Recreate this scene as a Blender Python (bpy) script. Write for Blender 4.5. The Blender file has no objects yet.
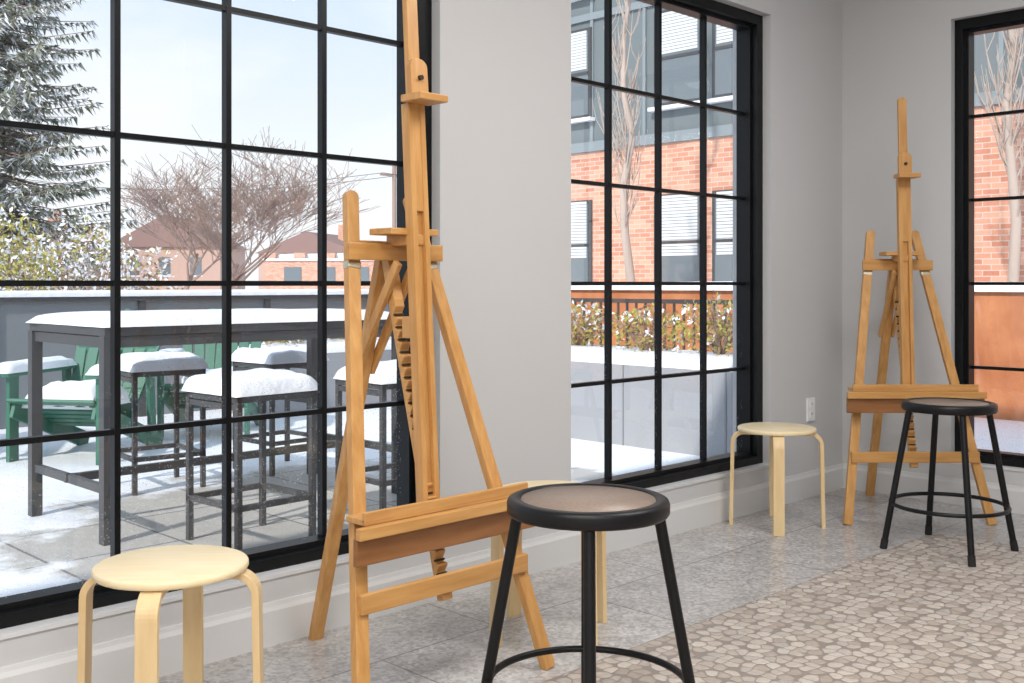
import bpy, math, random
from mathutils import Vector, Matrix, noise
random.seed(7)
S = bpy.context.scene
V = Vector

# ------------------------------------------------------------------ materials
def mat(name, col=(0.8,0.8,0.8), rough=0.5, metal=0.0, spec=0.5):
    m = bpy.data.materials.new(name); m.use_nodes = True
    b = m.node_tree.nodes['Principled BSDF']
    b.inputs['Base Color'].default_value = (*col,1)
    b.inputs['Roughness'].default_value = rough
    b.inputs['Metallic'].default_value = metal
    b.inputs['Specular IOR Level'].default_value = spec
    return m
def nd(m, t, **kw):
    n = m.node_tree.nodes.new(t)
    for k,v in kw.items(): setattr(n,k,v)
    return n
def lk(m,a,b): m.node_tree.links.new(a,b)
def bsdf(m): return m.node_tree.nodes['Principled BSDF']
def coords(m, scale=(1,1,1), rot=(0,0,0), loc=(0,0,0)):
    tc = nd(m,'ShaderNodeTexCoord'); mp = nd(m,'ShaderNodeMapping')
    mp.inputs['Scale'].default_value = scale
    mp.inputs['Rotation'].default_value = rot
    mp.inputs['Location'].default_value = loc
    lk(m, tc.outputs['Object'], mp.inputs['Vector'])
    return mp.outputs['Vector']
def ramp(m, fac, stops):
    r = nd(m,'ShaderNodeValToRGB')
    e = r.color_ramp.elements
    while len(e) < len(stops): e.new(0.5)
    for i,(p,c) in enumerate(stops):
        e[i].position = p; e[i].color = (*c,1)
    lk(m, fac, r.inputs['Fac']); return r.outputs['Color']
def bump(m, h, strength=0.3, dist=0.01):
    b = nd(m,'ShaderNodeBump'); b.inputs['Strength'].default_value = strength
    b.inputs['Distance'].default_value = dist
    lk(m, h, b.inputs['Height']); lk(m, b.outputs['Normal'], bsdf(m).inputs['Normal'])
def noise_tex(m, vec, scale, detail=4, rough=0.5):
    n = nd(m,'ShaderNodeTexNoise'); n.inputs['Scale'].default_value = scale
    n.inputs['Detail'].default_value = detail; n.inputs['Roughness'].default_value = rough
    lk(m, vec, n.inputs['Vector']); return n.outputs['Fac']
def mixc(m, fac, a, b, blend='MIX'):
    x = nd(m,'ShaderNodeMix', data_type='RGBA', blend_type=blend)
    for s,v in ((0,fac),(6,a),(7,b)):
        if isinstance(v,(int,float)): x.inputs[s].default_value = v
        elif isinstance(v,tuple): x.inputs[s].default_value = (*v,1)
        else: lk(m, v, x.inputs[s])
    return x.outputs[2]

def wood(name, c1, c2, scale=(18,18,1.6), rough=0.38):
    m = mat(name, c1, rough)
    v = coords(m, scale)
    f = noise_tex(m, v, 2.5, 5, 0.6)
    lk(m, ramp(m, f, [(0.3,c1),(0.7,c2)]), bsdf(m).inputs['Base Color'])
    return m
W_EASEL = wood('beech_honey',(0.47,0.225,0.062),(0.63,0.345,0.12))
W_EASELX = wood('beech_honey_rail',(0.47,0.225,0.062),(0.63,0.345,0.12),(1.6,18,18))
W_TRAY = wood('beech_reddish',(0.22,0.088,0.028),(0.31,0.135,0.048),(1.6,18,18))
W_BIRCH = wood('birch_pale',(0.80,0.64,0.38),(0.87,0.73,0.48),(3,22,22),0.4)
W_BIRCHE = wood('birch_ply_leg',(0.68,0.48,0.24),(0.80,0.62,0.36),(8,8,1.5),0.4)
BLACK = mat('black_powdercoat',(0.007,0.007,0.008),0.38,0,0.28)
RUBBER = mat('rubber_foot',(0.01,0.01,0.01),0.8)
STEEL = mat('zinc_steel',(0.6,0.55,0.42),0.4,1.0)
DARK = mat('dark_notch',(0.03,0.02,0.012),0.7)
FRAME = mat('window_black_metal',(0.006,0.007,0.008),0.35,0,0.22)
WHITEP = mat('outlet_plastic',(0.85,0.85,0.85),0.35)

HARD = mat('hardboard_seat',(0.3,0.22,0.17),0.42)
v = coords(HARD); f = noise_tex(HARD, v, 160, 3)
lk(HARD, ramp(HARD, f, [(0.3,(0.21,0.155,0.12)),(0.7,(0.28,0.215,0.175))]), bsdf(HARD).inputs['Base Color'])

WALL = mat('wall_paint',(0.575,0.575,0.58),0.7)
v = coords(WALL); bump(WALL, noise_tex(WALL, v, 180, 3), 0.05, 0.002)
TRIM = mat('trim_paint',(0.66,0.66,0.66),0.45)
CEIL = mat('ceiling_paint',(0.8,0.8,0.8),0.8)

# floor tile
TILE = mat('porcelain_tile',(0.4,0.38,0.37),0.28)
v = coords(TILE, rot=(0,0,math.radians(90)), loc=(0.12,0.1,0))
br = nd(TILE,'ShaderNodeTexBrick'); lk(TILE, v, br.inputs['Vector'])
br.inputs['Scale'].default_value = 1.0
br.inputs['Brick Width'].default_value = 0.9; br.inputs['Row Height'].default_value = 0.45
br.inputs['Mortar Size'].default_value = 0.0035; br.inputs['Mortar Smooth'].default_value = 0.1
br.offset = 0.5
br.inputs['Color1'].default_value = (0.93,0.93,0.93,1); br.inputs['Color2'].default_value = (1.05,1.05,1.05,1)
br.inputs['Mortar'].default_value = (0.5,0.49,0.48,1)
n1 = noise_tex(TILE, coords(TILE), 7, 6, 0.62)
base = ramp(TILE, n1, [(0.3,(0.37,0.35,0.335)),(0.5,(0.44,0.42,0.405)),(0.72,(0.51,0.49,0.475))])
vo = nd(TILE,'ShaderNodeTexVoronoi'); vo.inputs['Scale'].default_value = 85
lk(TILE, coords(TILE), vo.inputs['Vector'])
spk = ramp(TILE, vo.outputs['Color'], [(0.15,(0.72,0.71,0.71)),(0.5,(1,1,1)),(0.9,(1.28,1.27,1.26))])
c = mixc(TILE, 1.0, base, spk, 'MULTIPLY')
c = mixc(TILE, 1.0, c, br.outputs['Color'], 'MULTIPLY')
lk(TILE, c, bsdf(TILE).inputs['Base Color'])
bump(TILE, n1, 0.08, 0.003)

# pebble mosaic
PEB = mat('pebble_mosaic',(0.5,0.45,0.4),0.4)
v0 = coords(PEB)
nz = nd(PEB,'ShaderNodeTexNoise'); nz.inputs['Scale'].default_value = 17; lk(PEB, v0, nz.inputs['Vector'])
add = nd(PEB,'ShaderNodeVectorMath', operation='MULTIPLY_ADD')
lk(PEB, nz.outputs['Color'], add.inputs[0]); add.inputs[1].default_value = (0.03,0.03,0); lk(PEB, v0, add.inputs[2])
def vor(feature):
    q = nd(PEB,'ShaderNodeTexVoronoi', feature=feature); q.inputs['Scale'].default_value = 23
    q.inputs['Randomness'].default_value = 0.66
    q.voronoi_dimensions = '2D'
    lk(PEB, add.outputs[0], q.inputs['Vector']); return q
ve = vor('DISTANCE_TO_EDGE'); vc = vor('F1')
sep = nd(PEB,'ShaderNodeSeparateColor'); lk(PEB, vc.outputs['Color'], sep.inputs[0])
stone = ramp(PEB, sep.outputs[0], [(0.0,(0.39,0.325,0.275)),(0.35,(0.48,0.415,0.36)),(0.7,(0.58,0.515,0.455)),(1.0,(0.44,0.39,0.35))])
fine = noise_tex(PEB, v0, 60, 4)
stone = mixc(PEB, 1.0, stone, ramp(PEB, fine, [(0.3,(0.88,0.88,0.88)),(0.7,(1.1,1.1,1.1))]), 'MULTIPLY')
sub = nd(PEB,'ShaderNodeMath', operation='SUBTRACT'); sub.inputs[0].default_value=0.58; lk(PEB, vc.outputs['Distance'], sub.inputs[1])
sm = nd(PEB,'ShaderNodeMath', operation='SMOOTH_MIN'); lk(PEB, ve.outputs['Distance'], sm.inputs[0]); lk(PEB, sub.outputs[0], sm.inputs[1]); sm.inputs[2].default_value=0.14
edge = ramp(PEB, sm.outputs[0], [(0.01,(0,0,0)),(0.055,(1,1,1))])
c = mixc(PEB, edge, (0.27,0.23,0.20), stone)
lk(PEB, c, bsdf(PEB).inputs['Base Color'])
hgt = ramp(PEB, sm.outputs[0], [(0.0,(0,0,0)),(0.13,(1,1,1))])
bump(PEB, hgt, 0.5, 0.007)

# glass
GLASS = bpy.data.materials.new('window_glass'); GLASS.use_nodes = True
nt = GLASS.node_tree; nt.nodes.remove(nt.nodes['Principled BSDF'])
out = nt.nodes['Material Output']
tr = nd(GLASS,'ShaderNodeBsdfTransparent'); tr.inputs[0].default_value=(0.98,0.985,0.99,1)
gl = nd(GLASS,'ShaderNodeBsdfGlossy'); gl.inputs['Roughness'].default_value = 0.02
lw = nd(GLASS,'ShaderNodeLayerWeight'); lw.inputs['Blend'].default_value=0.5
pw = nd(GLASS,'ShaderNodeMath', operation='POWER'); lk(GLASS, lw.outputs['Facing'], pw.inputs[0]); pw.inputs[1].default_value = 5
ma = nd(GLASS,'ShaderNodeMath', operation='MULTIPLY_ADD'); lk(GLASS, pw.outputs[0], ma.inputs[0]); ma.inputs[1].default_value=0.7; ma.inputs[2].default_value=0.075
ms = nd(GLASS,'ShaderNodeMixShader'); lk(GLASS, ma.outputs[0], ms.inputs[0]); lk(GLASS, tr.outputs[0], ms.inputs[1]); lk(GLASS, gl.outputs[0], ms.inputs[2])
df = nd(GLASS,'ShaderNodeBsdfDiffuse'); df.inputs[0].default_value=(0.85,0.87,0.9,1)
vs = nd(GLASS,'ShaderNodeTexVoronoi'); vs.inputs['Scale'].default_value = 110
lk(GLASS, coords(GLASS), vs.inputs['Vector'])
lt = nd(GLASS,'ShaderNodeMath', operation='LESS_THAN'); lk(GLASS, vs.outputs['Distance'], lt.inputs[0]); lt.inputs[1].default_value=0.2
ng = noise_tex(GLASS, coords(GLASS), 2.2, 3)
gt = nd(GLASS,'ShaderNodeMath', operation='GREATER_THAN'); lk(GLASS, ng, gt.inputs[0]); gt.inputs[1].default_value=0.48
mu = nd(GLASS,'ShaderNodeMath', operation='MULTIPLY'); lk(GLASS, lt.outputs[0], mu.inputs[0]); lk(GLASS, gt.outputs[0], mu.inputs[1])
sz = nd(GLASS,'ShaderNodeSeparateXYZ'); lk(GLASS, coords(GLASS), sz.inputs[0])
mz = nd(GLASS,'ShaderNodeMapRange'); lk(GLASS, sz.outputs['Z'], mz.inputs['Value']); mz.inputs['From Min'].default_value=1.15; mz.inputs['From Max'].default_value=0.7
mz.inputs['To Min'].default_value=0.02; mz.inputs['To Max'].default_value=0.35
mu2 = nd(GLASS,'ShaderNodeMath', operation='MULTIPLY'); lk(GLASS, mu.outputs[0], mu2.inputs[0]); lk(GLASS, mz.outputs[0], mu2.inputs[1])
ms2 = nd(GLASS,'ShaderNodeMixShader'); lk(GLASS, mu2.outputs[0], ms2.inputs[0]); lk(GLASS, ms.outputs[0], ms2.inputs[1]); lk(GLASS, df.outputs[0], ms2.inputs[2])
lk(GLASS, ms2.outputs[0], out.inputs['Surface'])

# exterior materials
SNOW = mat('snow',(0.86,0.88,0.92),0.6)
bump(SNOW, noise_tex(SNOW, coords(SNOW), 14, 5), 0.4, 0.03)
GROUND = mat('snowy_pavers',(0.8,0.8,0.8),0.6)
v = coords(GROUND, rot=(0,0,0))
br = nd(GROUND,'ShaderNodeTexBrick'); lk(GROUND, v, br.inputs['Vector'])
br.inputs['Scale'].default_value=1; br.inputs['Brick Width'].default_value=0.6; br.inputs['Row Height'].default_value=0.6; br.offset=0.0
br.inputs['Mortar Size'].default_value=0.008
br.inputs['Color1'].default_value=(0.47,0.455,0.43,1); br.inputs['Color2'].default_value=(0.55,0.535,0.50,1); br.inputs['Mortar'].default_value=(0.2,0.2,0.2,1)
vd = nd(GROUND,'ShaderNodeVectorMath', operation='DISTANCE'); lk(GROUND, coords(GROUND,(1,0.8,0)), vd.inputs[0]); vd.inputs[1].default_value=(-1.9,2.65,0)
n2 = noise_tex(GROUND, coords(GROUND), 1.6, 6, 0.6)
m1 = nd(GROUND,'ShaderNodeMath', operation='MULTIPLY_ADD'); lk(GROUND, n2, m1.inputs[0]); m1.inputs[1].default_value=2.4; lk(GROUND, vd.outputs['Value'], m1.inputs[2])
mr = nd(GROUND,'ShaderNodeMapRange'); lk(GROUND, m1.outputs[0], mr.inputs['Value']); mr.inputs['From Min'].default_value=2.3; mr.inputs['From Max'].default_value=2.5
c = mixc(GROUND, mr.outputs[0], br.outputs['Color'], (0.86,0.88,0.92))
lk(GROUND, c, bsdf(GROUND).inputs['Base Color'])
bump(GROUND, n2, 0.4, 0.1)

BRICK = mat('brick',(0.6,0.3,0.2),0.8)
v = coords(BRICK, rot=(math.radians(90),0,0))
br = nd(BRICK,'ShaderNodeTexBrick'); lk(BRICK, v, br.inputs['Vector'])
br.inputs['Scale'].default_value=1; br.inputs['Brick Width'].default_value=0.22; br.inputs['Row Height'].default_value=0.075; br.inputs['Mortar Size'].default_value=0.007
br.inputs['Color1'].default_value=(0.52,0.21,0.13,1); br.inputs['Color2'].default_value=(0.72,0.39,0.27,1); br.inputs['Mortar'].default_value=(0.60,0.49,0.42,1)
lk(BRICK, br.outputs['Color'], bsdf(BRICK).inputs['Base Color'])
SIDING = mat('siding_slate',(0.16,0.19,0.20),0.6)
STRIM = mat('siding_trim',(0.24,0.28,0.30),0.6)
BLIND = mat('blind_slats',(0.68,0.71,0.72),0.5)
DGLASS = mat('facade_glass',(0.16,0.19,0.21),0.08)
CORTEN = mat('corten_steel',(0.5,0.2,0.08),0.6)
lk(CORTEN, ramp(CORTEN, noise_tex(CORTEN, coords(CORTEN), 2.5, 6), [(0.3,(0.38,0.12,0.04)),(0.7,(0.62,0.25,0.11))]), bsdf(CORTEN).inputs['Base Color'])
SLATE = mat('slate_panel',(0.22,0.235,0.25),0.5)
CONC = mat('planter_concrete',(0.33,0.34,0.36),0.7)
GREEN = mat('green_hdpe',(0.035,0.15,0.10),0.45)
CHAR = mat('charcoal_metal',(0.06,0.062,0.066),0.45)
NEEDLE = mat('spruce_needles',(0.14,0.15,0.10),0.8)
NEEDLE2 = mat('spruce_needles_light',(0.30,0.32,0.25),0.8)
BARK = mat('bark',(0.34,0.24,0.20),0.85)
BARK2 = mat('bark_pale',(0.52,0.43,0.37),0.8)
LEAFY = mat('leaf_yellow_green',(0.42,0.38,0.09),0.6)
LEAFB = mat('leaf_brown',(0.33,0.21,0.12),0.7)
ROOFD = mat('roof_brown',(0.27,0.17,0.15),0.8)
HWALL = mat('house_siding',(0.50,0.34,0.28),0.8)

# ------------------------------------------------------------------ mesh builder
class B:
    def __init__(s): s.v=[]; s.f=[]; s.m=[]; s.s=[]
    def add(s, vs, fs, m=0, sm=False):
        o=len(s.v); s.v += [tuple(x) for x in vs]
        for f in fs: s.f.append(tuple(i+o for i in f)); s.m.append(m); s.s.append(sm)
    def box(s, c, d, m=0, R=None):
        c=V(c); pts=[]
        for x in (-.5,.5):
            for y in (-.5,.5):
                for z in (-.5,.5):
                    p=V((x*d[0],y*d[1],z*d[2]))
                    if R: p=R@p
                    pts.append(c+p)
        s.add(pts,[(0,1,3,2),(4,6,7,5),(0,4,5,1),(2,3,7,6),(0,2,6,4),(1,5,7,3)],m)
    def bx(s, lo, hi, m=0):
        s.box([(a+b)/2 for a,b in zip(lo,hi)],[b-a for a,b in zip(lo,hi)],m)
    def beam(s, p, q, w, d, ref=(1,0,0), m=0, round_top=False):
        p=V(p); q=V(q); z=(q-p).normalized(); x=V(ref); x=(x-z*x.dot(z)).normalized(); y=z.cross(x)
        L=(q-p).length
        prof=[(-w/2,0),(w/2,0),(w/2,L)]
        if round_top:
            r=w/2
            for i in range(1,8):
                a=math.pi*i/8; prof.append((r*math.cos(a),L+r*0.8*math.sin(a)))
        prof.append((-w/2,L))
        n=len(prof)
        A=[p+x*a+z*b-y*(d/2) for a,b in prof]; Bv=[p+x*a+z*b+y*(d/2) for a,b in prof]
        fs=[tuple(range(n)),tuple(reversed(range(n,2*n)))]
        for i in range(n):
            j=(i+1)%n; fs.append((j,i,n+i,n+j))
        s.add(A+Bv,fs,m)
    def extr(s, prof, O, X, Y, N, t, m=0):
        O=V(O);X=V(X);Y=V(Y);N=V(N); n=len(prof)
        A=[O+X*a+Y*b-N*(t/2) for a,b in prof]; Bv=[O+X*a+Y*b+N*(t/2) for a,b in prof]
        fs=[tuple(range(n)),tuple(reversed(range(n,2*n)))]+[((i+1)%n,i,n+i,n+(i+1)%n) for i in range(n)]
        s.add(A+Bv,fs,m)
    def tube(s, pts, r, n=12, m=0, closed=False, sm=True):
        pts=[V(p) for p in pts]; k=len(pts); vs=[]
        rr = r if isinstance(r,(list,tuple)) else [r]*k
        up=V((0,0,1)); prev=None
        for i,p in enumerate(pts):
            if closed: t=(pts[(i+1)%k]-pts[i-1])
            else: t=pts[min(i+1,k-1)]-pts[max(i-1,0)]
            t.normalize()
            if prev is None:
                a=up if abs(t.z)<0.9 else V((1,0,0))
                x=(a-t*a.dot(t)).normalized()
            else: x=(prev-t*prev.dot(t)).normalized()
            prev=x; y=t.cross(x)
            for j in range(n):
                an=2*math.pi*j/n; vs.append(p+(x*math.cos(an)+y*math.sin(an))*rr[i])
        fs=[]
        for i in range(k if closed else k-1):
            for j in range(n):
                a=i*n+j; b=i*n+(j+1)%n; c=((i+1)%k)*n+(j+1)%n; d=((i+1)%k)*n+j
                fs.append((a,b,c,d))
        s.add(vs,fs,m,sm)
        if not closed:
            s.add(vs[:n],[tuple(reversed(range(n)))],m); s.add(vs[-n:],[tuple(range(n))],m)
    def lathe(s, prof, n=64, m=0, c=(0,0,0), sm=True):
        vs=[];fs=[];k=len(prof)
        for r,z in prof:
            for j in range(n):
                a=2*math.pi*j/n; vs.append((c[0]+r*math.cos(a),c[1]+r*math.sin(a),c[2]+z))
        for i in range(k-1):
            for j in range(n):
                fs.append((i*n+j,i*n+(j+1)%n,(i+1)*n+(j+1)%n,(i+1)*n+j))
        s.add(vs,fs,m,sm)
    def snowcap(s, c, sx, sy, h, m=0, N=14, seed=0, p=8):
        vs=[];fs=[]
        for i in range(N+1):
            for j in range(N+1):
                u=-1+2*i/N; w=-1+2*j/N
                u2=math.copysign(abs(u)**0.6,u); w2=math.copysign(abs(w)**0.6,w)
                e=max(0,(1-abs(u2)**p))*max(0,(1-abs(w2)**p))
                nn=noise.noise(V((u2*2+seed*3.1,w2*2,seed)))
                vs.append((c[0]+u2*sx/2*(1+0.04*nn),c[1]+w2*sy/2*(1+0.04*nn),c[2]+h*(e**0.35)*(1+0.25*nn)))
        for i in range(N):
            for j in range(N):
                a=i*(N+1)+j; fs.append((a,a+N+1,a+N+2,a+1))
        s.add(vs,fs,m,True)
    def make(s, name, mats, loc=(0,0,0), rz=0, bev=0, seg=2, parent=None):
        me=bpy.data.meshes.new(name); me.from_pydata(s.v,[],s.f)
        for mm in mats: me.materials.append(mm)
        me.polygons.foreach_set('material_index', s.m)
        me.polygons.foreach_set('use_smooth', s.s)
        me.update()
        o=bpy.data.objects.new(name,me); S.collection.objects.link(o)
        o.location=loc; o.rotation_euler=(0,0,rz)
        if parent: o.parent=parent
        if bev:
            b=o.modifiers.new('bevel','BEVEL'); b.width=bev; b.segments=seg; b.limit_method='ANGLE'; b.angle_limit=math.radians(40)
        return o

# ------------------------------------------------------------------ room shell
YB=5.32; H=2.9; Z0,Z1=0.20,2.43
XR=6.2; YS=-3.2
W1=(0.585,2.445); W2=(3.13,4.60); W3=(0.59,2.10)
b=B()
for lo,hi in ((YS,W1[0]),(W1[1],W2[0]),(W2[1],YB+0.22)): b.bx((-0.22,lo,-0.1),(0,hi,H))
for lo,hi in (W1,W2):
    b.bx((-0.22,lo,-0.1),(0,hi,Z0)); b.bx((-0.22,lo,Z1),(0,hi,H))
b.make('wall_left',[WALL])
b=B()
b.bx((0,YB,-0.1),(W3[0],YB+0.22,H)); b.bx((W3[1],YB,-0.1),(XR,YB+0.22,H))
b.bx((W3[0],YB,-0.1),(W3[1],YB+0.22,Z0)); b.bx((W3[0],YB,Z1),(W3[1],YB+0.22,H))
b.make('wall_back',[WALL])
b=B(); b.bx((XR,YS-0.2,-0.1),(XR+0.2,YB+0.22,H)); b.make('wall_right',[WALL])
b=B(); b.bx((-0.22,YS-0.2,-0.1),(XR,YS,H)); b.make('wall_front',[WALL])
b=B(); b.bx((-0.25,YS-0.2,H),(XR+0.2,YB+0.25,H+0.2)); b.make('ceiling',[CEIL])
PX,PY=0.80,4.66
b=B()
b.add([(0,YS,0),(PX,YS,0),(PX,YB,0),(0,YB,0)],[(0,1,2,3)],0)
b.add([(PX,PY,0),(XR,PY,0),(XR,YB,0),(PX,YB,0)],[(0,1,2,3)],0)
b.add([(PX,YS,0),(XR,YS,0),(XR,PY,0),(PX,PY,0)],[(0,1,2,3)],1)
b.bx((0,YS,-0.1),(XR,YB,-0.004),0)
b.make('floor',[TILE,PEB])
def base(name, p0, p1, nrm):
    b=B()
    p0=V((*p0,0));p1=V((*p1,0));d=(p1-p0).normalized();n=V((*nrm,0)); L=(p1-p0).length
    prof=[(0,0),(0.016,0),(0.016,0.105),(0.010,0.118),(0.008,0.13),(0,0.13)]
    b.extr(prof,(p0+p1)/2,n,V((0,0,1)),d,L)
    b.make(name,[TRIM])
base('baseboard_left',(0,YS),(0,YB),(1,0))
base('baseboard_back',(0,YB),(XR,YB),(0,-1))
base('baseboard_right',(XR,YS),(XR,YB),(-1,0))
base('baseboard_front',(0,YS),(XR,YS),(0,1))

def window(name, a0, a1, inner0, inner1, cols, loc, rz):
    b=B(); fd0,fd1=0.045,0.165
    b.bx((a0,fd0,Z0),(inner0,fd1,Z1)); b.bx((inner1,fd0,Z0),(a1,fd1,Z1))
    b.bx((inner0,fd0,Z0),(inner1,fd1,Z0+0.048)); b.bx((inner0,fd0,Z1-0.05),(inner1,fd1,Z1))
    zi0,zi1=Z0+0.048,Z1-0.05
    w=0.018
    b.bx((inner0,fd0+0.03,zi0),(inner0+w,fd1-0.02,zi1)); b.bx((inner1-w,fd0+0.03,zi0),(inner1,fd1-0.02,zi1))
    b.bx((inner0+w,fd0+0.03,zi0),(inner1-w,fd1-0.02,zi0+w)); b.bx((inner0+w,fd0+0.03,zi1-w),(inner1-w,fd1-0.02,zi1))
    for i in range(1,cols):
        x=inner0+(inner1-inner0)*i/cols
        b.bx((x-0.009,0.106,zi0+w),(x+0.009,0.134,zi1-w))
    for zz in (0.68,1.102,1.524,1.946):
        b.bx((inner0+w,0.108,zz-0.008),(inner1-w,0.132,zz+0.008))
    b.add([(inner0+w,0.12,zi0+w),(inner1-w,0.12,zi0+w),(inner1-w,0.12,zi1-w),(inner0+w,0.12,zi1-w)],[(0,1,2,3)],1)
    return b.make(name,[FRAME,GLASS],loc,rz)
window('window_1',W1[0],W1[1],0.625,2.385,5,(0,0,0),math.pi/2)
window('window_2',W2[0],W2[1],3.15,4.55,4,(0,0,0),math.pi/2)
window('window_3',W3[0],W3[1],0.63,2.06,4,(0,YB,0),0)
b=B(); b.bx((-0.05,W1[0],Z0-0.0),(0.006,W1[1],Z0+0.012)); b.make('trim_1',[TRIM])
b=B(); b.bx((-0.05,W2[0],Z0-0.0),(0.006,W2[1],Z0+0.012)); b.make('trim_2',[TRIM])
b=B(); b.bx((W3[0],YB-0.006,Z0),(W3[1],YB+0.05,Z0+0.012)); b.make('trim_3',[TRIM])

b=B(); b.box((0.004,0,0),(0.008,0.075,0.12)); b.box((0.009,0,0.026),(0.004,0.034,0.03),0); b.box((0.009,0,-0.026),(0.004,0.034,0.03),0)
for z in (0.03,-0.022):
    b.box((0.0112,-0.007,z),(0.001,0.003,0.010),1); b.box((0.0112,0.007,z),(0.001,0.003,0.010),1)
b.make('wall_outlet',[WHITEP,DARK],(0,4.98,0.45),0,0.0015)

# ------------------------------------------------------------------ easel
def easel(loc, rz, zt, name='wooden_easel'):
    b=B(); E,X,T,D,ST=0,1,2,3,4
    dl=lambda z:0.35*z/1.36
    dm=lambda z:0.14+0.06*(z-0.55)+0.004
    for s in (-1,1):
        b.beam((s*0.33,0,0),(s*0.108,0.35,1.345),0.040,0.026,(1,0,0),E,True)
        z=1.15; t=z/1.345
        p=V((s*(0.33-0.222*t),0.35*t,z)); d=V((-s*0.222,0.35,1.345)).normalized()
        b.beam(p-d*0.010,p+d*0.010,0.043,0.029,(1,0,0),ST)
    z=0.30; hw=0.33-0.222*z/1.345
    b.box((0,dl(z)-0.022,z),(2*hw+0.03,0.018,0.05),X)
    z=1.19; hw=0.33-0.222*z/1.345
    b.box((0,dl(z)-0.024,z),(2*hw+0.07,0.02,0.048),X)
    b.box((0,dl(z)+0.022,z+0.01),(2*hw,0.02,0.045),X)
    b.box((0,0.245,1.245),(0.17,0.10,0.018),X)
    b.box((0,0.235,1.222),(0.05,0.12,0.03),X)
    p=V((0,dl(0.25)+0.004,0.25)); q=V((0,dl(1.20)+0.012,1.20)); zz=(q-p).normalized(); L=(q-p).length
    nn=V((0,-zz.z,zz.y))
    prof=[(0,-0.016),(0,0.012)]
    n=int((L-0.22)/0.036)
    x=0.06
    for i in range(n):
        prof += [(x,0.014),(x+0.004,-0.001),(x+0.016,0.000),(x+0.030,0.014)]; x+=0.036
    prof += [(L,0.014),(L,-0.016)]
    b.extr(prof,p,zz,nn,V((1,0,0)),0.034,X)
    R_=Matrix.Rotation(math.atan2(-zz.y,zz.z),3,'X')
    for i in range(n):
        xx=0.06+i*0.036+0.010
        b.box(p+zz*xx+nn*0.001,(0.0345,0.010,0.006),D,R_)
    b.beam((0,0.68,0),(0,0.335,1.20),0.040,0.026,(1,0,0),E,True)
    for s in (-1,1): b.beam((s*0.03,0.44,0.84),(s*0.03,0.235,1.16),0.016,0.026,(1,0,0),E)
    z0,z1=zt-0.10,1.60
    for s in (-1,1):
        b.beam((s*0.021,dm(z0),z0),(s*0.021,dm(z1),z1),0.017,0.034,(1,0,0),E)
    b.beam((0,dm(z0)+0.006,z0),(0,dm(z1)+0.006,z1),0.026,0.020,(1,0,0),E)
    b.beam((0,dm(1.3)-0.004,1.3),(0,dm(1.985)-0.004,1.975),0.040,0.020,(1,0,0),E,True)
    b.beam((0,dm(1.60)-0.024,1.615),(0,dm(1.72)-0.024,1.70),0.062,0.020,(1,0,0),E,True)
    b.box((0,dm(1.6)-0.050,1.61),(0.10,0.085,0.02),X)
    b.tube([(0,dm(1.67)-0.03,1.67),(0,dm(1.67)-0.044,1.67)],0.007,12,D)
    b.box((0,dm(0.98)+0.03,0.98),(0.05,0.05,0.06),E)
    hl=0.320
    yb=dm(zt)-0.020
    b.box((0,yb-0.040,zt),(2*hl-0.06,0.08,0.016),X)
    b.box((0,yb-0.074,zt+0.013),(2*hl-0.06,0.013,0.026),X)
    b.box((0,yb-0.092,zt-0.022),(2*hl,0.022,0.030),X)
    b.box((0,yb-0.075,zt-0.070),(2*hl-0.006,0.016,0.070),T)
    b.box((0,yb-0.035,zt-0.05),(0.09,0.07,0.07),E)
    return b.make(name,[W_EASEL,W_EASELX,W_TRAY,DARK,STEEL],loc,rz,0.0025)
easel((0.734,1.888,0),math.pi/2,0.505)
easel((0.691,4.739,0),math.radians(45.2),0.61)

# ------------------------------------------------------------------ stools
def birch_stool(loc, rz):
    b=B(); t=0.017; zt=0.45
    R=0.175
    b.lathe([(0.0005,zt),(R-0.008,zt),(R-0.002,zt-0.002),(R,zt-0.006),(R,zt-0.014),(R-0.003,zt-0.019),(0.0005,zt-0.019)],72,0)
    for k in range(4):
        a=k*math.pi/2; d=V((math.cos(a),math.sin(a),0)); sd=V((-math.sin(a),math.cos(a),0))
        zc=zt-0.019-t/2; Rb=0.05; Rl=0.197
        path=[(0.045,zc),(0.09,zc),(Rl-Rb,zc)]
        for i in range(1,11):
            an=math.pi/2*i/10
            path.append((Rl-Rb+Rb*math.sin(an), zc-Rb+Rb*math.cos(an)))
        path += [(Rl+0.003,0.2),(Rl+0.007,0.0)]
        vs=[]
        for i,(r,z) in enumerate(path):
            r0,z0=path[max(i-1,0)]; r1,z1=path[min(i+1,len(path)-1)]
            tx,tz=r1-r0,z1-z0; l=math.hypot(tx,tz); nx,nz=-tz/l,tx/l
            if i==len(path)-1: nx,nz=1,0
            w=0.024
            for o,ww in ((t/2,-w),(t/2,w),(-t/2,w),(-t/2,-w)):
                vs.append(d*(r+nx*o)+sd*ww+V((0,0,z+nz*o)))
        n=len(path); fs=[(3,2,1,0),tuple(4*(n-1)+i for i in range(4))]
        for i in range(n-1):
            for j in range(4):
                j2=(j+1)%4; fs.append((4*i+j,4*i+j2,4*i+4+j2,4*i+4+j))
        b.add(vs,fs,1)
    return b.make('birch_stool',[W_BIRCH,W_BIRCHE],loc,rz,0.0015)
birch_stool((0.498,1.185,0),math.radians(48))
birch_stool((0.238,4.263,0),math.radians(34))
birch_stool((0.527,2.446,0),math.radians(79))

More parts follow.
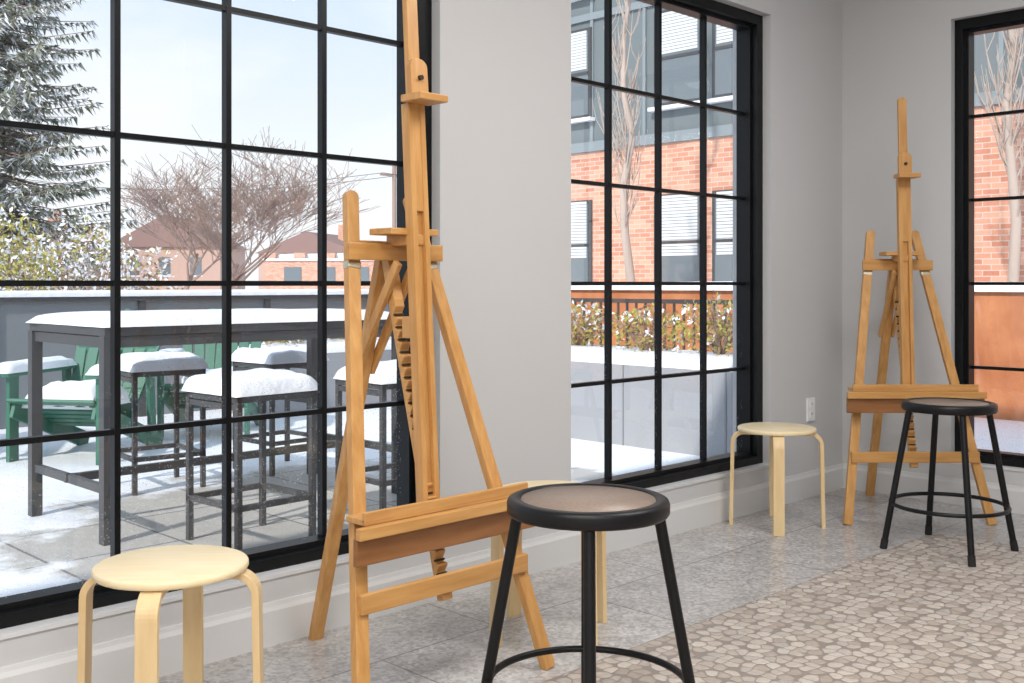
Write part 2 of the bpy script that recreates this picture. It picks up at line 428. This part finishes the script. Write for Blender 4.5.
def metal_stool(loc, rz):
    b=B(); zt=0.612; R=0.186; r=0.155
    b.lathe([(r,zt-0.004),(r+0.002,zt),(R-0.010,zt),(R-0.003,zt-0.003),(R,zt-0.010),(R,zt-0.030),(R-0.004,zt-0.036),(R-0.010,zt-0.036),(R-0.012,zt-0.018),(0.0005,zt-0.018)],80,0)
    b.lathe([(0.0005,zt-0.0025),(r-0.001,zt-0.0025),(r-0.001,zt-0.015)],72,1)
    for k in range(4):
        a=k*math.pi/2+0.02; d=V((math.cos(a),math.sin(a),0))
        p=d*0.158+V((0,0,zt-0.02)); q=d*0.262+V((0,0,0.02))
        b.tube([p,q],0.0130,16,0)
        e=(q-p).normalized()
        b.tube([q-e*0.02,q+e*0.021],0.0150,16,2)
        b.box(d*0.155+V((0,0,zt-0.027)),(0.05,0.04,0.012),0,Matrix.Rotation(a,3,'Z'))
    zr=0.187; rr=0.262-0.104*(zr-0.02)/(zt-0.04)-0.004
    b.tube([(rr*math.cos(2*math.pi*i/64),rr*math.sin(2*math.pi*i/64),zr) for i in range(64)],0.0085,10,0,True)
    return b.make('metal_stool',[BLACK,HARD,RUBBER],loc,rz)
metal_stool((1.218,1.836,0),math.radians(41))
metal_stool((0.973,4.385,0),math.radians(40))

# ------------------------------------------------------------------ exterior
G=-0.1
b=B()
b.add([(-300,-200,G),(60,-200,G),(60,300,G),(-300,300,G)],[(0,1,2,3)],0)
b.make('ground',[GROUND])

def bar_table(loc):
    b=B(); lx,ly,h=0.90,1.75,1.0; t=0.042
    for sx in (-1,1):
        for sy in (-1,1):
            b.box((sx*(lx/2-t/2),sy*(ly/2-t/2),h/2-0.02),(t+0.012,t+0.012,h-0.04),0)
    b.box((0,0,h-0.02),(lx,ly,0.04),0)
    for sy in (-1,1):
        b.box((0,sy*(ly/2-t/2),h-0.07),(lx,t*0.6,0.05),0); b.box((0,sy*(ly/2-t/2),0.25),(lx,t*0.7,0.04),0)
    for sx in (-1,1): b.box((sx*(lx/2-t/2),0,h-0.07),(t*0.6,ly,0.05),0)
    b.box((0,0,0.25),(t*0.7,ly,0.04),0)
    b.snowcap((0,0,h),lx+0.02,ly+0.02,0.055,1,24,3)
    b.make('patio_bar_table',[CHAR,SNOW],loc)
bar_table((-2.40,2.98,G))
def bar_stool(loc, seed, rz=0):
    b=B(); w,h=0.43,0.70; t=0.026
    for sx in (-1,1):
        for sy in (-1,1): b.box((sx*(w/2-t/2),sy*(w/2-t/2),h/2),(t,t,h),0)
    b.box((0,0,h-0.015),(w,w,0.03),0)
    for s in (-1,1):
        b.box((s*(w/2-t/2),0,0.2),(t*0.8,w,t),0); b.box((0,s*(w/2-t/2),0.2),(w,t*0.8,t),0)
        b.box((0,s*(w/2-t/2),h-0.05),(w,t*0.8,t),0)
    b.snowcap((0,0,h),w+0.03,w+0.03,0.085,1,18,seed,6)
    b.make('patio_bar_stool',[CHAR,SNOW],loc,rz)
bar_stool((-1.59,2.65,G),1,0.05)
bar_stool((-3.15,2.95,G),2,-0.1)
bar_stool((-3.15,3.80,G),4,0.05)
bar_stool((-1.60,3.50,G),5,-0.05)

def adirondack(loc, rz, seed):
    b=B()
    W=0.56
    for s in (-1,1):
        x=s*(W/2+0.02)
        b.beam((x,-0.40,0.36),(x,0.48,0.02),0.03,0.12,(1,0,0))
        b.box((x+s*0.03,-0.36,0.29),(0.03,0.10,0.58))
        b.box((s*(W/2+0.075),-0.08,0.59),(0.15,0.78,0.025))
        b.beam((x+s*0.03,0.30,0.12),(x+s*0.03,0.26,0.59),0.03,0.08,(1,0,0))
    for i in range(6):
        y=-0.40+i*0.095; z=0.41-0.38*(i*0.095)/0.88*1.0
        b.box((0,y,z),(W+0.08,0.085,0.022),0,Matrix.Rotation(-0.36,3,'X'))
    for i in range(7):
        u=(i-3)/3; x0=u*0.21; x1=u*0.31
        hh=0.98-0.13*u*u
        b.beam((x0,0.12,0.20),(x1,0.12+0.42*(hh-0.2)/0.8,hh),0.082,0.02,(1,0,0),0,True)
    b.box((0,0.25,0.42),(0.56,0.03,0.07)); b.box((0,0.40,0.72),(0.62,0.03,0.06))
    b.snowcap((0,-0.12,0.36),0.54,0.46,0.16,1,16,seed,4)
    for s in (-1,1): b.snowcap((s*(W/2+0.075),-0.08,0.602),0.16,0.80,0.07,1,12,seed+s,5)
    b.make('adirondack_chair',[GREEN,SNOW],loc,rz,0.004)
adirondack((-4.60,3.15,G),math.radians(35),1)
adirondack((-5.0,4.35,G),math.radians(50),5)
adirondack((-5.15,2.00,G),math.radians(60),9)

b=B(); fx=-6.4
b.bx((fx-0.08,-6,G),(fx+0.02,9.6,0.95),0)
for i in range(13):
    y=-6+i*1.3; b.bx((fx+0.02,y-0.03,G),(fx+0.05,y+0.03,0.98),1)
b.bx((fx-0.1,-6,0.95),(fx+0.06,9.6,0.99),1)
b.snowcap((fx-0.02,1.8,0.99),0.18,15.6,0.05,2,30,2)
b.make('patio_fence',[SLATE,CHAR,SNOW])
b=B(); b.bx((-6.3,9.7,G),(6,9.8,1.03),0)
b.snowcap((-0.15,9.85,1.03),12.3,0.4,0.09,1,30,6)
b.make('corten_planter_wall',[CORTEN,SNOW])
b=B()
for i in range(45):
    x=-6+0.11*i; b.box((x,7.9,0.42),(0.018,0.018,1.04))
b.box((-3.6,7.9,0.94),(5,0.04,0.04)); b.box((-3.6,7.9,0.05),(5,0.03,0.03))
b.make('metal_railing',[CHAR])
def planter(lo,hi,name='concrete_planter'):
    b=B(); b.bx(lo,hi,0)
    c=((lo[0]+hi[0])/2,(lo[1]+hi[1])/2,hi[2]); b.snowcap(c,hi[0]-lo[0],hi[1]-lo[1],0.09,1,30,8)
    n=int((hi[0]-lo[0])/0.9)
    for i in range(1,n+1): b.bx((lo[0]+i*0.9-0.006,lo[1]-0.006,lo[2]),(lo[0]+i*0.9+0.006,lo[1],hi[2]),2)
    return b.make(name,[CONC,SNOW,SLATE])
PL1=planter((-4.9,6.15,G),(-0.6,6.85,0.50))
PL2=planter((-6.1,5.1,G),(-5.5,7.7,0.45))

def shrub(loc, rx, ry, h, n, mats=(LEAFY,LEAFB,BARK,SNOW), name='snowy_shrub', leaf=0.03, w=(6,3,1), parent=None):
    b=B()
    for i in range(26):
        a=random.uniform(0,6.28); r=random.uniform(0.2,1)
        b.tube([(0,0,0),(rx*r*0.5*math.cos(a),ry*r*0.5*math.sin(a),h*0.5),(rx*r*math.cos(a),ry*r*math.sin(a),h*random.uniform(0.6,1))],[0.008,0.006,0.003],4,2)
    bag=[0]*w[0]+[1]*w[1]+[3]*w[2]
    for i in range(n):
        while True:
            u=V((random.uniform(-1,1),random.uniform(-1,1),random.uniform(-1,1)))
            if 0.25<u.length<1: break
        k=1+0.45*noise.noise(u*2.5+V(loc))
        p=V((u.x*rx*k,u.y*ry*k,h*0.55+u.z*h*0.5*k))
        a=V((random.gauss(0,1),random.gauss(0,1),random.gauss(0,1))).normalized()*leaf*random.uniform(.6,1.5)
        c=V((random.gauss(0,1),random.gauss(0,1),random.gauss(0,1))).normalized().cross(a).normalized()*a.length*0.5
        b.add([p-a,p+c,p+a,p-c],[(0,1,2,3)],random.choice(bag) if u.z<0.4 or random.random()<.6 else random.choice([0,3]))
    b.make(name,list(mats),loc,parent=parent)
for i,x in enumerate((-4.5,-3.75,-3.0,-2.3,-1.6,-1.0)):
    shrub((x,6.5+random.uniform(-.1,.1),0.52),0.34,0.28,0.40+random.uniform(-.1,.14),800,parent=PL1,name='shrub_%d'%(i+1),leaf=0.022,w=(5,3,1))
for i,y in enumerate((5.5,6.3,7.1)): shrub((-5.8,y,0.47),0.24,0.36,0.34,450,parent=PL2,name='shrub_%d'%(i+1),leaf=0.022,w=(5,3,3))
shrub((-11.2,4.95,G),0.62,0.62,2.05,3600,leaf=0.033,name='yellow_evergreen_bush',w=(10,1,2))
shrub((-13.4,6.9,G),1.1,1.3,2.0,4200,leaf=0.04,w=(1,5,7),name='snowy_brown_bush')
shrub((-13.6,4.6,G),0.9,1.0,2.3,3000,leaf=0.04,w=(1,4,8),name='snowy_brown_bush')

def bare_tree(loc, h, r, spread, mats, levels=5, kids=3, seed=1, name='bare_tree', up=0.3, trunkfrac=0.3, twig=0.006):
    rnd=random.Random(seed); b=B()
    def grow(p, d, L, rad, lev):
        pts=[p]; rr=[rad]; q=p.copy(); dd=d.copy(); n=4
        for i in range(n):
            dd=(dd+V((rnd.gauss(0,.10),rnd.gauss(0,.10),rnd.gauss(0,.05)+up*0.12))).normalized()
            q=q+dd*(L/n); pts.append(q.copy()); rr.append(max(twig,rad*(1-0.55*(i+1)/n)))
        b.tube(pts,rr,5 if lev<2 else 3,0)
        if lev>=levels: return
        k=kids+(2 if lev==0 else 0)
        for i in range(k):
            t=rnd.uniform(0.35,1.0) if lev>0 else rnd.uniform(0.45,1.0)
            j=min(n-1,int(t*n)); base=pts[j].lerp(pts[j+1],t*n-j) if t<1 else pts[-1]
            a=rnd.uniform(0,6.28); ax=V((math.cos(a),math.sin(a),0.1))
            nd_=(dd+ax*spread*rnd.uniform(.6,1.3)+V((0,0,up))).normalized()
            grow(base,nd_,L*rnd.uniform(.6,.85),max(twig,rr[j]*0.55),lev+1)
    grow(V((0,0,0)),V((0,0,1)),h*trunkfrac,r,0)
    b.make(name,mats,loc)
bare_tree((-13.6,9.2,G),5.0,0.07,1.0,[BARK],5,4,3,up=0.08,trunkfrac=0.32,twig=0.0045)
bare_tree((-32,18,G),8.5,0.13,1.0,[BARK],5,4,8,up=0.08,trunkfrac=0.28,twig=0.009)
def slim_tree(loc,h,r,seed):
    rnd=random.Random(seed); b=B()
    pts=[V((rnd.gauss(0,.02)*i,rnd.gauss(0,.02)*i,h*i/12)) for i in range(13)]
    b.tube(pts,[r*(1-0.85*i/12) for i in range(13)],10,0)
    for i in range(60):
        t=rnd.uniform(0.22,0.97); k=min(11,int(t*12)); p=pts[k].lerp(pts[k+1],t*12-k)
        a=rnd.uniform(0,6.28); L=(1.15*(1-t)+0.3)*rnd.uniform(.6,1.1); o=V((math.cos(a),math.sin(a),0))
        q=[p,p+o*0.11*L+V((0,0,0.25*L)),p+o*0.22*L+V((0,0,0.65*L)),p+o*0.27*L+V((0,0,L))]
        b.tube(q,[0.012,0.009,0.007,0.003],5,0)
        for j in range(4):
            s=q[rnd.choice([1,2])]; aa=rnd.uniform(0,6.28)
            b.tube([s,s+V((math.cos(aa)*0.1*L,math.sin(aa)*0.1*L,0.18*L)),s+V((math.cos(aa)*0.15*L,math.sin(aa)*0.15*L,0.42*L))],[0.006,0.005,0.003],4,0)
    b.make('slim_bare_tree',[BARK2],loc)
slim_tree((-6.1,11,G),7.5,0.07,21)
slim_tree((-1.55,12,G),7.5,0.07,34)

def spruce(loc,H,R):
    b=B(); rnd=random.Random(5)
    b.tube([(0,0,0),(0,0,H*0.5),(0,0,H)],[0.22,0.12,0.02],8,2)
    z=0.6
    while z<H-0.2:
        L=R*(1-z/H)**0.75+0.15
        for k in range(13):
            a=rnd.uniform(0,6.28); l=L*rnd.uniform(.55,1.2); d=V((math.cos(a),math.sin(a),0)); sd=V((-math.sin(a),math.cos(a),0))
            n=max(5,int(l/0.11)); zz=z+rnd.uniform(-.2,.2)
            pp=[]
            for i in range(n):
                t=(i+1)/n; p=d*(l*t)+V((0,0,zz-0.45*l*t+0.38*l*t*t)); pp.append(p)
                wid=0.26*(1.15-t*0.8)
                for s in (-1,1):
                    for q in range(3):
                        tip=p+sd*s*wid*rnd.uniform(.5,1.3)+d*rnd.uniform(.02,.16)+V((0,0,-rnd.uniform(-.02,.22)))
                        c=V((rnd.gauss(0,.02),rnd.gauss(0,.02),0.026))
                        r_=rnd.random()
                        b.add([p-c,tip,p+c],[(0,1,2)],0 if r_<.34 else (1 if r_<.74 else 3))
            b.tube([pp[0],pp[n//2],pp[-1]],[0.02,0.012,0.005],4,2)
        z+=0.24
    b.make('spruce_tree',[NEEDLE,NEEDLE2,BARK,SNOW],loc)
spruce((-20.9,7.9,G),13.5,3.1)

def house(loc,w,d,h,rh,rz,name='distant_house',wallm=HWALL):
    b=B()
    b.bx((-w/2,-d/2,0),(w/2,d/2,h),0)
    prof=[(-w/2-0.3,h),(w/2+0.3,h),(0,h+rh)]
    b.extr(prof,(0,0,0),V((1,0,0)),V((0,0,1)),V((0,1,0)),d+0.6,1)
    b.bx((w*0.15,-0.4,h),(w*0.15+0.8,0.4,h+rh+0.9),2)
    for i in (-1,0,1):
        b.bx((i*w*0.28-0.45,-d/2-0.05,h*0.45),(i*w*0.28+0.45,-d/2,h*0.8),3); b.bx((i*w*0.28-0.55,-d/2-0.04,h*0.43),(i*w*0.28+0.55,-d/2,h*0.45),4)
    b.make(name,[wallm,ROOFD,BRICK,DGLASS,SNOW],loc,rz)
house((-80.9,43.5,G),9,8,4.2,2.6,math.radians(45))
house((-92,66,G),11,9,4.4,2.2,math.radians(30))
house((-78,30,G),9,8,3.6,2.2,math.radians(55))
b=B()
b.bx((-8,-4,0),(8,4,3.0),0)
for i in range(8): b.bx((-8+i*2.1,-4.1,3.0),(-7.2+i*2.1,4.1,3.4),0)
b.bx((-8.1,-4.15,2.85),(8.1,4.15,3.0),2)
for i in range(6): b.bx((-6.6+i*2.4,-4.06,1.2),(-5.4+i*2.4,-4,2.4),1)
b.snowcap((0,0,3.0),15.5,7.6,0.4,2,12,1)
b.make('distant_brick_building',[BRICK,DGLASS,SNOW],(-60,49,G),math.radians(45))
b=B()
P=[V((-60,18,0)),V((-45,38,0)),V((-30,58,0))]
for p in P:
    b.tube([p,p+V((0,0,8))],0.12,8,0); b.box(p+V((0,0,7.4)),(0.12,2.0,0.12),0)
for a,c in zip(P,P[1:]):
    for o in (-0.8,0.8):
        pts=[a.lerp(c,i/12)+V((0,o,7.5-1.1*math.sin(math.pi*i/12))) for i in range(13)]
        b.tube(pts,0.015,4,1)
b.make('utility_pole_line',[BARK,DARK],(0,0,G))

F=14.0; b=B(); TOP=3.45
wins=[(-10.6,-9.35),(-7.86,-7.02),(-6.72,-5.95),(-3.9,-3.2),(0.6,1.6)]
b.bx((-11.6,F,G),(9,F+6,TOP),0)
b.bx((-11.6,F+0.02,TOP),(9,F+6,9.5),1)
b.bx((-11.7,F-0.05,TOP-0.05),(9,F+0.05,TOP+0.12),2)
x=-11.6
while x<9: b.bx((x-0.03,F-0.02,TOP),(x+0.03,F+0.02,9.5),2); x+=1.15
for zz in (5.75,7.9): b.bx((-11.6,F-0.03,zz-0.06),(9,F+0.02,zz+0.06),2)
def fwin(x0,x1,z0,z1,fr=0.35):
    b.bx((x0-0.06,F-0.05,z0-0.06),(x1+0.06,F+0.01,z1+0.06),4)
    b.bx((x0,F-0.055,z0),(x1,F-0.045,z1),3)
    zm=(z0+z1)/2; b.bx((x0,F-0.07,zm-0.025),(x1,F-0.05,zm+0.025),4)
    z=z0+fr*(z1-z0)
    while z<z1: b.bx((x0+0.03,F-0.062,z),(x1-0.03,F-0.056,z+0.042),5); z+=0.052
    b.bx((x0-0.12,F-0.14,z0-0.12),(x1+0.12,F,z0-0.06),6)
for x0,x1 in wins: fwin(x0,x1,1.05,2.5)
for x0,x1 in wins: fwin(x0,x1,4.05,5.5,0.55)
for x0,x1 in wins: fwin(x0,x1,6.2,7.6,0.2)
b.make('brick_apartment_building',[BRICK,SIDING,STRIM,DGLASS,CHAR,BLIND,SNOW])

# ------------------------------------------------------------------ light
w=bpy.data.worlds.new('winter_sky'); S.world=w; w.use_nodes=True
nt=w.node_tree; bg=nt.nodes['Background']
tc=nt.nodes.new('ShaderNodeTexCoord'); sp=nt.nodes.new('ShaderNodeSeparateXYZ'); nt.links.new(tc.outputs['Generated'],sp.inputs[0])
rp=nt.nodes.new('ShaderNodeValToRGB'); nt.links.new(sp.outputs['Z'],rp.inputs['Fac'])
e=rp.color_ramp.elements; e[0].position=0.0; e[0].color=(0.98,0.98,0.98,1); e[1].position=0.42; e[1].color=(0.46,0.66,0.93,1)
x=e.new(0.10); x.color=(0.88,0.93,0.98,1)
nz=nt.nodes.new('ShaderNodeTexNoise'); nz.inputs['Scale'].default_value=3.0; nz.inputs['Detail'].default_value=5
mp=nt.nodes.new('ShaderNodeMapping'); mp.inputs['Scale'].default_value=(1,1,3); nt.links.new(tc.outputs['Generated'],mp.inputs[0]); nt.links.new(mp.outputs[0],nz.inputs['Vector'])
r2=nt.nodes.new('ShaderNodeValToRGB'); nt.links.new(nz.outputs['Fac'],r2.inputs['Fac']); r2.color_ramp.elements[0].position=0.44; r2.color_ramp.elements[1].position=0.66
mx=nt.nodes.new('ShaderNodeMix'); mx.data_type='RGBA'; nt.links.new(r2.outputs['Color'],mx.inputs[0]); nt.links.new(rp.outputs['Color'],mx.inputs[6]); mx.inputs[7].default_value=(0.93,0.96,1,1)
nt.links.new(mx.outputs[2],bg.inputs['Color']); bg.inputs['Strength'].default_value=1.0

def lamp(name,type_,loc,energy,col=(1,1,1),**kw):
    l=bpy.data.lights.new(name,type_); l.energy=energy; l.color=col
    for k,v in kw.items(): setattr(l,k,v)
    o=bpy.data.objects.new(name,l); S.collection.objects.link(o); o.location=loc; return o
sun=lamp('sun','SUN',(0,0,10),3.2,(1,0.95,0.88),angle=math.radians(1.5))
d=V((-0.30,1.0,-0.75)); sun.rotation_euler=d.to_track_quat('-Z','Y').to_euler()
for i,(x,y) in enumerate(((2.0,0.6),(2.0,3.1),(4.4,0.0),(4.7,-2.2),(2.4,-1.9))):
    b=B(); b.bx((-0.62,-0.62,0),(0.62,0.62,0.02),0); b.make('added_fill_panel',[TRIM],(x,y,H-0.02))  # invented plate behind each added fill lamp, out of view
    lamp('added_fill_lamp','AREA',(x,y,H-0.03),46,(1.0,0.985,0.96),shape='SQUARE',size=1.2)  # added fill light, brightens the interior to balance the windows

# ------------------------------------------------------------------ camera
cam=bpy.data.cameras.new('camera'); co=bpy.data.objects.new('camera',cam); S.collection.objects.link(co)
co.location=(2.82,0,1.10)
th=math.radians(45.2)
f=V((-math.sin(th),math.cos(th),0)); co.rotation_euler=f.to_track_quat('-Z','Y').to_euler()
cam.sensor_width=36; cam.lens=36*1062/1024; cam.shift_y=-57.5/1024; cam.clip_end=1000; cam.clip_start=0.05
S.camera=co
S.view_settings.view_transform='Standard'
S.view_settings.look='None'
S.view_settings.exposure=0.24
